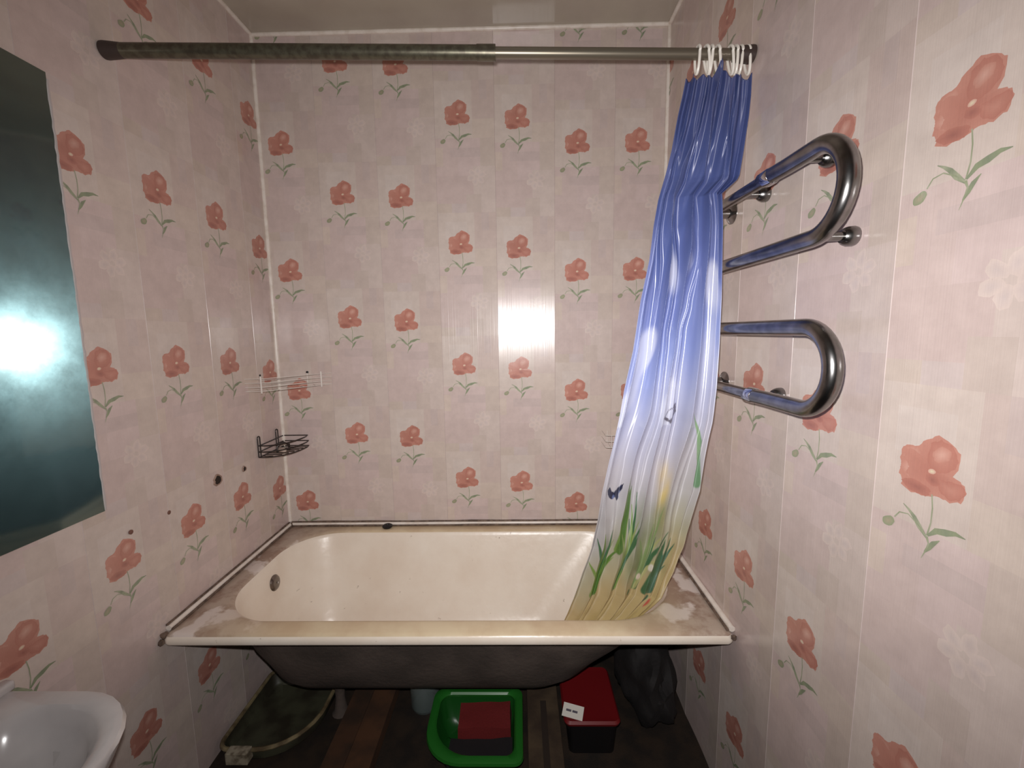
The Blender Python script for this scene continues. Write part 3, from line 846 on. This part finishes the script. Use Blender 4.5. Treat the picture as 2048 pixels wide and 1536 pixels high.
# worn silvered edge, chips down the right side
bm = bmesh.new()
rnd = random.Random(5)
zz = 1.03
pts = []
while zz < 2.075:
    pts.append(Vector((0.0072, -0.8500 + 0.001 * rnd.uniform(-1, 1), zz))); zz += 0.015
tube(bm, pts, [0.0030 + 0.0012 * rnd.random() for _ in pts], 6)
tag(from_bm('edge_bead', bm, mat('mirror_edge', srgb(190, 180, 178), 0.5), mir, smooth=True), 'pale chipped edge of the mirror')

# ------------------------------------------------------------------ wash basin, bottom left
sk = empty('washbasin', (0.0, -1.4, 0.76), 'white ceramic washbasin with rounded corner on the left wall', 'sink')
SX1, SY0, SY1, SZ = 0.362, -1.66, -1.107, 0.752
bm = bmesh.new()
def so(i, z, r=0.17): return rrect(0.006 + i * 0.2, SX1 - i, SY0 + i, SY1 - i, [r, 0.012, 0.012, r], z, 8)
def si(i, z, r=0.15): return rrect(0.075 + i, SX1 - 0.022 - i, SY0 + 0.035 + i, SY1 - 0.035 - i, [r, 0.07, 0.07, r], z, 8)
loft(bm, [so(0.12, 0.56, 0.10), so(0.075, 0.60, 0.13), so(0.030, 0.66), so(0.008, 0.715), so(0.0, 0.742), so(0.003, 0.751), so(0.010, 0.754),
          si(0.0, 0.752), si(0.006, 0.745), si(0.016, 0.722), si(0.035, 0.685, 0.11), si(0.065, 0.655, 0.08), si(0.10, 0.645, 0.03)], cap0=True, cap1=True)
from_bm('bowl', bm, M['sink'], sk, smooth=True)
bm = bmesh.new(); bx(bm, 0.006, 0.030, SY0 + 0.02, SY1 + 0.006, 0.750, 0.772, 0.006, 3)
from_bm('splash_ledge', bm, M['sink'], sk, smooth=True)
bm = bmesh.new(); lathe(bm, [(0.022, 0), (0.022, 0.004), (0.0, 0.004)], (0.20, -1.385, 0.6452), (0, 0, 1), 20)
from_bm('drain', bm, M['chrome'], sk, smooth=True)
bm = bmesh.new(); tube(bm, [(0.05, -1.385, 0.752), (0.05, -1.385, 0.85), (0.07, -1.385, 0.875), (0.10, -1.385, 0.88), (0.15, -1.385, 0.865)], 0.011, 14)
from_bm('tap', bm, M['chrome'], sk, smooth=True)
bm = bmesh.new(); lathe(bm, [(0.05, 0.0), (0.045, 0.02), (0.030, 0.2), (0.040, 0.5), (0.06, 0.57)], (0.16, -1.385, 0.0), (0, 0, 1), 20)
from_bm('pedestal', bm, M['sink'], sk, smooth=True)

# ------------------------------------------------------------------ white wire corner shelf
ws = empty('wire_shelf', (0.0, 0.0, 1.25), 'white wire corner shelf, empty, above the dark wire caddy in the left corner', 'shelf')
lo = [(0.006, -0.245), (0.070, -0.245), (0.218, -0.050), (0.245, -0.008)]
for k in range(4):
    z = 1.254 + 0.0165 * k
    bm = bmesh.new(); tube(bm, [(x, y, z + 0.02 * (-y - 0.1) * (1 if k else 1) * 0) for x, y in lo], 0.0014, 6)
    from_bm('rail', bm, M['wirewhite'], ws, smooth=True)
for (x, y) in ((0.070, -0.245), (0.218, -0.050)):
    bm = bmesh.new(); tube(bm, [(x, y, 1.246), (x, y, 1.314)], 0.0030, 8)
    from_bm('post', bm, M['wirewhite'], ws, smooth=True)
for (p0, p1) in (((0.004, -0.138, 1.254), (0.004, -0.138, 1.303)), ((0.134, -0.004, 1.254), (0.134, -0.004, 1.303))):
    bm = bmesh.new(); tube(bm, [p0, p1], 0.0022, 8)
    from_bm('upright', bm, M['wirewhite'], ws, smooth=True)
    ax = (1, 0, 0) if p0[0] < 0.01 else (0, -1, 0)
    bm = bmesh.new(); lathe(bm, [(0.0055, 0), (0.0055, 0.003), (0.0, 0.005)], (p1[0] - (0.0035 if ax[0] else 0), p1[1] + (0.0 if ax[0] else 0.0035), p1[2] + 0.004), ax, 12)
    from_bm('screw', bm, M['black'], ws, smooth=True)
for k in range(5):
    t_ = (k + 0.5) / 5
    a = Vector((0.070, -0.245, 1.254)).lerp(Vector((0.218, -0.050, 1.254)), t_)
    b2 = Vector((0.006, -0.22, 1.254)).lerp(Vector((0.19, -0.006, 1.254)), t_)
    bm = bmesh.new(); tube(bm, [a, b2], 0.0012, 6)
    from_bm('floor_wire', bm, M['wirewhite'], ws, smooth=True)
bm = bmesh.new(); tube(bm, [(0.006, -0.245, 1.254), (0.006, -0.006, 1.254), (0.245, -0.006, 1.254)], 0.0013, 6)
from_bm('back_wire', bm, M['wirewhite'], ws, smooth=True)
# back rails between the uprights
for k in (1, 2):
    bm = bmesh.new(); tube(bm, [(0.005, -0.138, 1.254 + 0.0165 * k), (0.134, -0.005, 1.254 + 0.0165 * k)], 0.0012, 6)
    from_bm('rail', bm, M['wirewhite'], ws, smooth=True)

# white wire shelf on the back wall, mostly behind the curtain
wh = empty('wire_shelf', (1.56, 0.0, 1.0), 'white wire shelf on the back wall, half hidden behind the shower curtain', 'shelf')
for k in range(3):
    z = 0.972 + 0.0265 * k
    bm = bmesh.new(); tube(bm, [(1.455, -0.004, z), (1.455, -0.088, z), (1.462, -0.095, z), (1.650, -0.095, z), (1.657, -0.088, z), (1.657, -0.004, z)], 0.0018, 6)
    from_bm('rail', bm, M['wirewhite'], wh, smooth=True)
for x in (1.48, 1.52, 1.56, 1.60, 1.635):
    bm = bmesh.new(); tube(bm, [(x, -0.004, 1.025), (x, -0.004, 0.972), (x, -0.095, 0.972), (x, -0.095, 1.025)], 0.0014, 6)
    from_bm('cross_wire', bm, M['wirewhite'], wh, smooth=True)

# ------------------------------------------------------------------ dark wire corner caddy
dc = empty('wire_caddy', (0.0, 0.0, 0.95), 'dark metal wire corner caddy with a piece of soap', 'caddy')
def cornerloop(z, R_, tilt=0.0, n=16):
    pts = [Vector((0.006, -R_, z)), Vector((0.006, -0.008, z)), Vector((R_ * 0.62, -0.008, z))]
    for i in range(1, n):
        a = PI / 2 * (1 - i / n)
        pts.append(Vector((0.006 + R_ * 0.62 * math.sin(a) ** 0.8, -0.008 - (R_ - 0.008) * math.cos(a) ** 0.8, z + tilt * i / n)))
    return pts
for z, R_ in ((1.020, 0.19), (0.995, 0.195), (0.972, 0.195)):
    bm = bmesh.new(); tube(bm, cornerloop(z, R_), 0.0026, 6, closed=True)
    from_bm('loop', bm, M['wiredark'], dc, smooth=True)
for k in range(7):
    y = -0.03 - 0.024 * k
    xe = 0.006 + 0.118 * max(0.05, (1 - ((-y) / 0.195) ** 2)) ** 0.6
    bm = bmesh.new(); tube(bm, [(0.008, y, 0.972), (xe, y, 0.972)], 0.0020, 6)
    from_bm('floor_wire', bm, M['wiredark'], dc, smooth=True)
for y in (-0.058, -0.190):
    bm = bmesh.new()
    tube(bm, [(0.006, y - 0.008, 0.972), (0.006, y - 0.008, 1.05)] + arc((0.006, y, 1.052), 0.008, PI, 0, 8, (0, 1, 0), (0, 0, 1)) + [(0.006, y + 0.008, 0.972)], 0.0024, 6)
    from_bm('hanger', bm, M['wiredark'], dc, smooth=True)
bm = bmesh.new(); tube(bm, [(0.045, -0.13, 0.974), (0.045, -0.13, 1.0), (0.06, -0.11, 1.015), (0.075, -0.09, 1.0), (0.075, -0.09, 0.974)], 0.0045, 8)
from_bm('hook', bm, M['wiredark'], dc, smooth=True)
bm = bmesh.new(); bmesh.ops.create_icosphere(bm, subdivisions=3, radius=1.0)
for v in bm.verts: v.co = Vector((v.co.x * 0.014 * (1 - 0.3 * v.co.z ** 2), v.co.y * 0.033, v.co.z * 0.009)) 
sp = from_bm('soap', bm, mat('soap_sliver', srgb(190, 172, 160), 0.4), smooth=True)
sp.location = (0.062, -0.125, 0.985); sp.rotation_euler = (0.05, 0, 0.9)
tag(sp, 'worn pale sliver of soap lying in the dark wire caddy', 'soap')

# ------------------------------------------------------------------ clutter under the bath, colours darkened to stand for the shade there
# shallow grey-green tray, left
tr = empty('plastic_tray', (0.17, -0.44, 0), 'shallow grey-green plastic tray with pale rim under the tub, left', 'tray')
bm = bmesh.new()
T = lambda i, z: rrect(0.018 + i, 0.335 - i, -0.61 + i, -0.25 - i, [0.05, 0.03, 0.04, 0.17], z, 8)
loft(bm, [T(0.03, 0.001), T(0.01, 0.02), T(0.006, 0.055), T(0.014, 0.055), T(0.022, 0.02)] + [[Vector((0.17 + (p.x - 0.17) * k, -0.43 + (p.y + 0.43) * k, z_)) for p in T(0.022, 0)] for k, z_ in ((0.95, 0.012), (0.6, 0.009), (0.25, 0.008))], cap0=True, cap1=True)
from_bm('body', bm, mat('greygreen_plastic', srgb(72, 72, 56), 0.5, col2=srgb(50, 46, 36), scale=12), tr, smooth=True)
bm = bmesh.new()
tube(bm, T(0.008, 0.058), 0.0075, 8, closed=True)
from_bm('rim', bm, mat('pale_rim', srgb(140, 126, 94), 0.5, col2=srgb(92, 78, 56), scale=20), tr, smooth=True)
bm = bmesh.new(); bx(bm, 0.075, 0.150, -0.632, -0.600, 0.030, 0.072, 0.002)
lb = from_bm('sticker', bm, mat('paper_sticker', srgb(170, 160, 140), 0.7, col2=srgb(110, 98, 80), scale=40), tr)
tag(lb, 'torn whitish paper label on the tray')

# brown cardboard
cb = empty('cardboard_box', (0.49, -0.45, 0), 'flattened brown cardboard box under the tub beside the grey-green tray', 'box')
bm = bmesh.new(); bx(bm, 0.415, 0.575, -0.72, -0.16, 0.001, 0.055, 0.003)
from_bm('body', bm, mat('cardboard', srgb(84, 54, 32), 0.85, col2=srgb(58, 38, 24), scale=8), cb)
bm = bmesh.new(); bx(bm, 0.414, 0.49, -0.73, -0.17, 0.056, 0.060)
from_bm('flap', bm, mat('cardboard_flap', srgb(72, 46, 28), 0.85, col2=srgb(50, 34, 22), scale=10), cb)

# clear jar
gj = empty('glass_jar', (0.70, -0.36, 0), 'clear glass jar with dark lid under the tub, left of the green basin', 'jar')
m, t, b = nt('jar_glass'); setc(b.inputs['Base Color'], (0.75, 0.85, 0.83)); b.inputs['Transmission Weight'].default_value = 0.9; b.inputs['Roughness'].default_value = 0.05; b.inputs['IOR'].default_value = 1.45
bm = bmesh.new(); lathe(bm, [(0.052, 0.001), (0.056, 0.01), (0.057, 0.11), (0.045, 0.135), (0.040, 0.14), (0.040, 0.15), (0.037, 0.15), (0.037, 0.138), (0.053, 0.108), (0.052, 0.012), (0.0, 0.008)], (0.695, -0.36, 0), (0, 0, 1), 28)
from_bm('body', bm, m, gj, smooth=True)
bm = bmesh.new(); lathe(bm, [(0.043, 0.1405), (0.043, 0.158), (0.039, 0.161), (0.0, 0.161)], (0.695, -0.36, 0), (0, 0, 1), 28)
from_bm('lid', bm, mat('jar_lid', srgb(52, 60, 54), 0.35), gj, smooth=True)

# green basin
gb = empty('green_basin', (0.93, -0.55, 0), 'bright green plastic basin under the middle of the tub', 'basin')
G = lambda i, z: rrect(0.752 + i, 1.082 - i, -0.700 + i, -0.412 - i, [0.03, 0.04, 0.13, 0.03], z, 8)
bm = bmesh.new(); loft(bm, [G(0.05, 0.001), G(0.03, 0.03), G(0.018, 0.11), G(0.022, 0.11), G(0.036, 0.034), G(0.06, 0.010)], cap0=True, cap1=True)
from_bm('body', bm, mat('green_plastic', srgb(22, 78, 26), 0.35), gb, smooth=True)
bm = bmesh.new(); ga, gbb = G(0.0, 0.118), G(0.022, 0.118)
loft(bm, [G(0.004, 0.100), G(-0.002, 0.108), G(0.0, 0.117), G(0.008, 0.121), G(0.022, 0.121), G(0.028, 0.115), G(0.026, 0.105), G(0.004, 0.100)])
from_bm('rim', bm, mat('green_rim', srgb(36, 106, 36), 0.3), gb, smooth=True)
# red cloth folded in the basin
bm = bmesh.new()
def clothblk(bm, x0, x1, y0, y1, z0, z1, n, seed, jit=0.006):
    bx(bm, x0, x1, y0, y1, z0, z1)
    bmesh.ops.subdivide_edges(bm, edges=bm.edges[:], cuts=n, use_grid_fill=True)
    for v in bm.verts:
        d = noise.noise(Vector(v.co) * 14 + Vector((seed, 0, 0)))
        v.co += Vector((noise.noise(Vector(v.co) * 9) * jit, noise.noise(Vector(v.co) * 11 + Vector((4, 0, 0))) * jit, d * jit if v.co.z > z0 + 0.005 else 0))
clothblk(bm, 0.855, 1.040, -0.560, -0.455, 0.045, 0.100, 8, 1)
o = from_bm('red_cloth', bm, mat('red_cloth', srgb(112, 24, 24), 0.85, bump=0.001, bscale=120), smooth=True)
tag(o, 'folded red cloth lying in the back of the green basin', 'cloth')
bm = bmesh.new()
clothblk(bm, 0.83, 1.045, -0.655, -0.562, 0.013, 0.060, 8, 2)  # dark block stands for the shaded inside of the basin
o = from_bm('basin_shade', bm, mat('basin_shade', srgb(26, 22, 24), 0.9), smooth=True)
tag(o, 'dark filling added for the shade in the front of the green basin', 'cloth')

# wooden plank
pk = empty('wooden_board', (1.165, -0.55, 0), 'brown wooden board with a dark groove between green basin and red lid', 'board')
bm = bmesh.new(); bx(bm, 1.100, 1.218, -0.80, -0.34, 0.001, 0.070, 0.003)
wd = mat('old_wood', srgb(84, 68, 50), 0.8, col2=srgb(60, 46, 34), scale=7, bump=0.001, bscale=80)
from_bm('body', bm, wd, pk)
bm = bmesh.new(); bx(bm, 1.150, 1.172, -0.76, -0.42, 0.0705, 0.0725, 0.0005)
from_bm('groove', bm, mat('groove_shade', srgb(46, 34, 26), 0.9), pk)  # raised dark strip, its colour stands for the slot's shade

# black tub with red lid and tag
rl = empty('paint_pail', (1.32, -0.5, 0), 'black pail with red square lid and white tag under the tub', 'pail')
bm = bmesh.new()
loft(bm, [rrect(1.245, 1.405, -0.560, -0.345, 0.02, 0.001, 6), rrect(1.236, 1.412, -0.568, -0.338, 0.02, 0.120, 6)], cap0=True, cap1=True)
from_bm('body', bm, mat('black_plastic', srgb(20, 18, 20), 0.4), rl, smooth=True)
bm = bmesh.new()
loft(bm, [rrect(1.228, 1.420, -0.576, -0.330, 0.022, 0.122, 6), rrect(1.226, 1.422, -0.578, -0.328, 0.022, 0.130, 6), rrect(1.232, 1.416, -0.572, -0.334, 0.02, 0.138, 6), rrect(1.245, 1.40, -0.56, -0.35, 0.015, 0.136, 6)], cap0=True, cap1=True)
from_bm('lid', bm, mat('red_lid', srgb(112, 18, 22), 0.45), rl, smooth=True)
bm = bmesh.new(); bx(bm, 0, 0.072, -0.022, 0.022, 0, 0.002)
tg = from_bm('tag', bm, mat('white_tag', srgb(226, 220, 210), 0.6), rl)
tg.rotation_euler = (0.35, 0.0, -0.32); tg.location = Vector((1.226, -0.530, 0.145)) - rl.location
for k, (a0, a1) in enumerate(((0.012, 0.030), (0.034, 0.052))):
    bm = bmesh.new(); bx(bm, a0, a1, -0.004, 0.003, 0.0022, 0.0028)
    pr = from_bm('print_line', bm, mat('tag_ink', srgb(90, 84, 96), 0.7), tg)

# dark bag right
bm = bmesh.new(); bmesh.ops.create_icosphere(bm, subdivisions=4, radius=1.0)
for v in bm.verts:
    d = 1 + 0.22 * noise.noise(v.co * 2.2 + Vector((3, 1, 0))) + 0.08 * noise.noise(v.co * 6)
    c = v.co * d
    v.co = Vector((1.560 + c.x * 0.105, -0.345 + c.y * 0.20, max(0.002, 0.15 + c.z * 0.155)))
o = from_bm('rubbish_bag', bm, mat('bag_black', srgb(22, 18, 18), 0.8, bump=0.006, bscale=18), smooth=True)
tag(o, 'lumpy black rubbish bag under the right end of the tub', 'bag')

# ------------------------------------------------------------------ made-up things behind the viewer, added to fill the mirror's reflection
ch = empty('added_chest', (1.45, -2.2, 0), 'made-up pale chest behind the viewer, added for the mirror reflection', 'chest')
bm = bmesh.new(); bx(bm, 1.30, 1.70, -2.48, -1.96, 0.001, 0.62, 0.01)
from_bm('body', bm, mat('chest_pale', srgb(222, 216, 196), 0.6), ch)  # made pale so that it shows in the mirror without direct light
bm = bmesh.new(); bx(bm, 1.29, 1.705, -2.49, -1.95, 0.621, 0.66, 0.006)
from_bm('lid', bm, mat('chest_lid', srgb(200, 196, 180), 0.6), ch)
bm = bmesh.new()
clothblk(bm, 1.31, 1.69, -2.47, -1.98, 0.668, 0.95, 8, 5, 0.03)
o = from_bm('added_coat', bm, mat('navy_cloth', srgb(36, 48, 64), 0.9), smooth=True)
tag(o, 'made-up dark navy coat heaped on the added chest', 'coat')
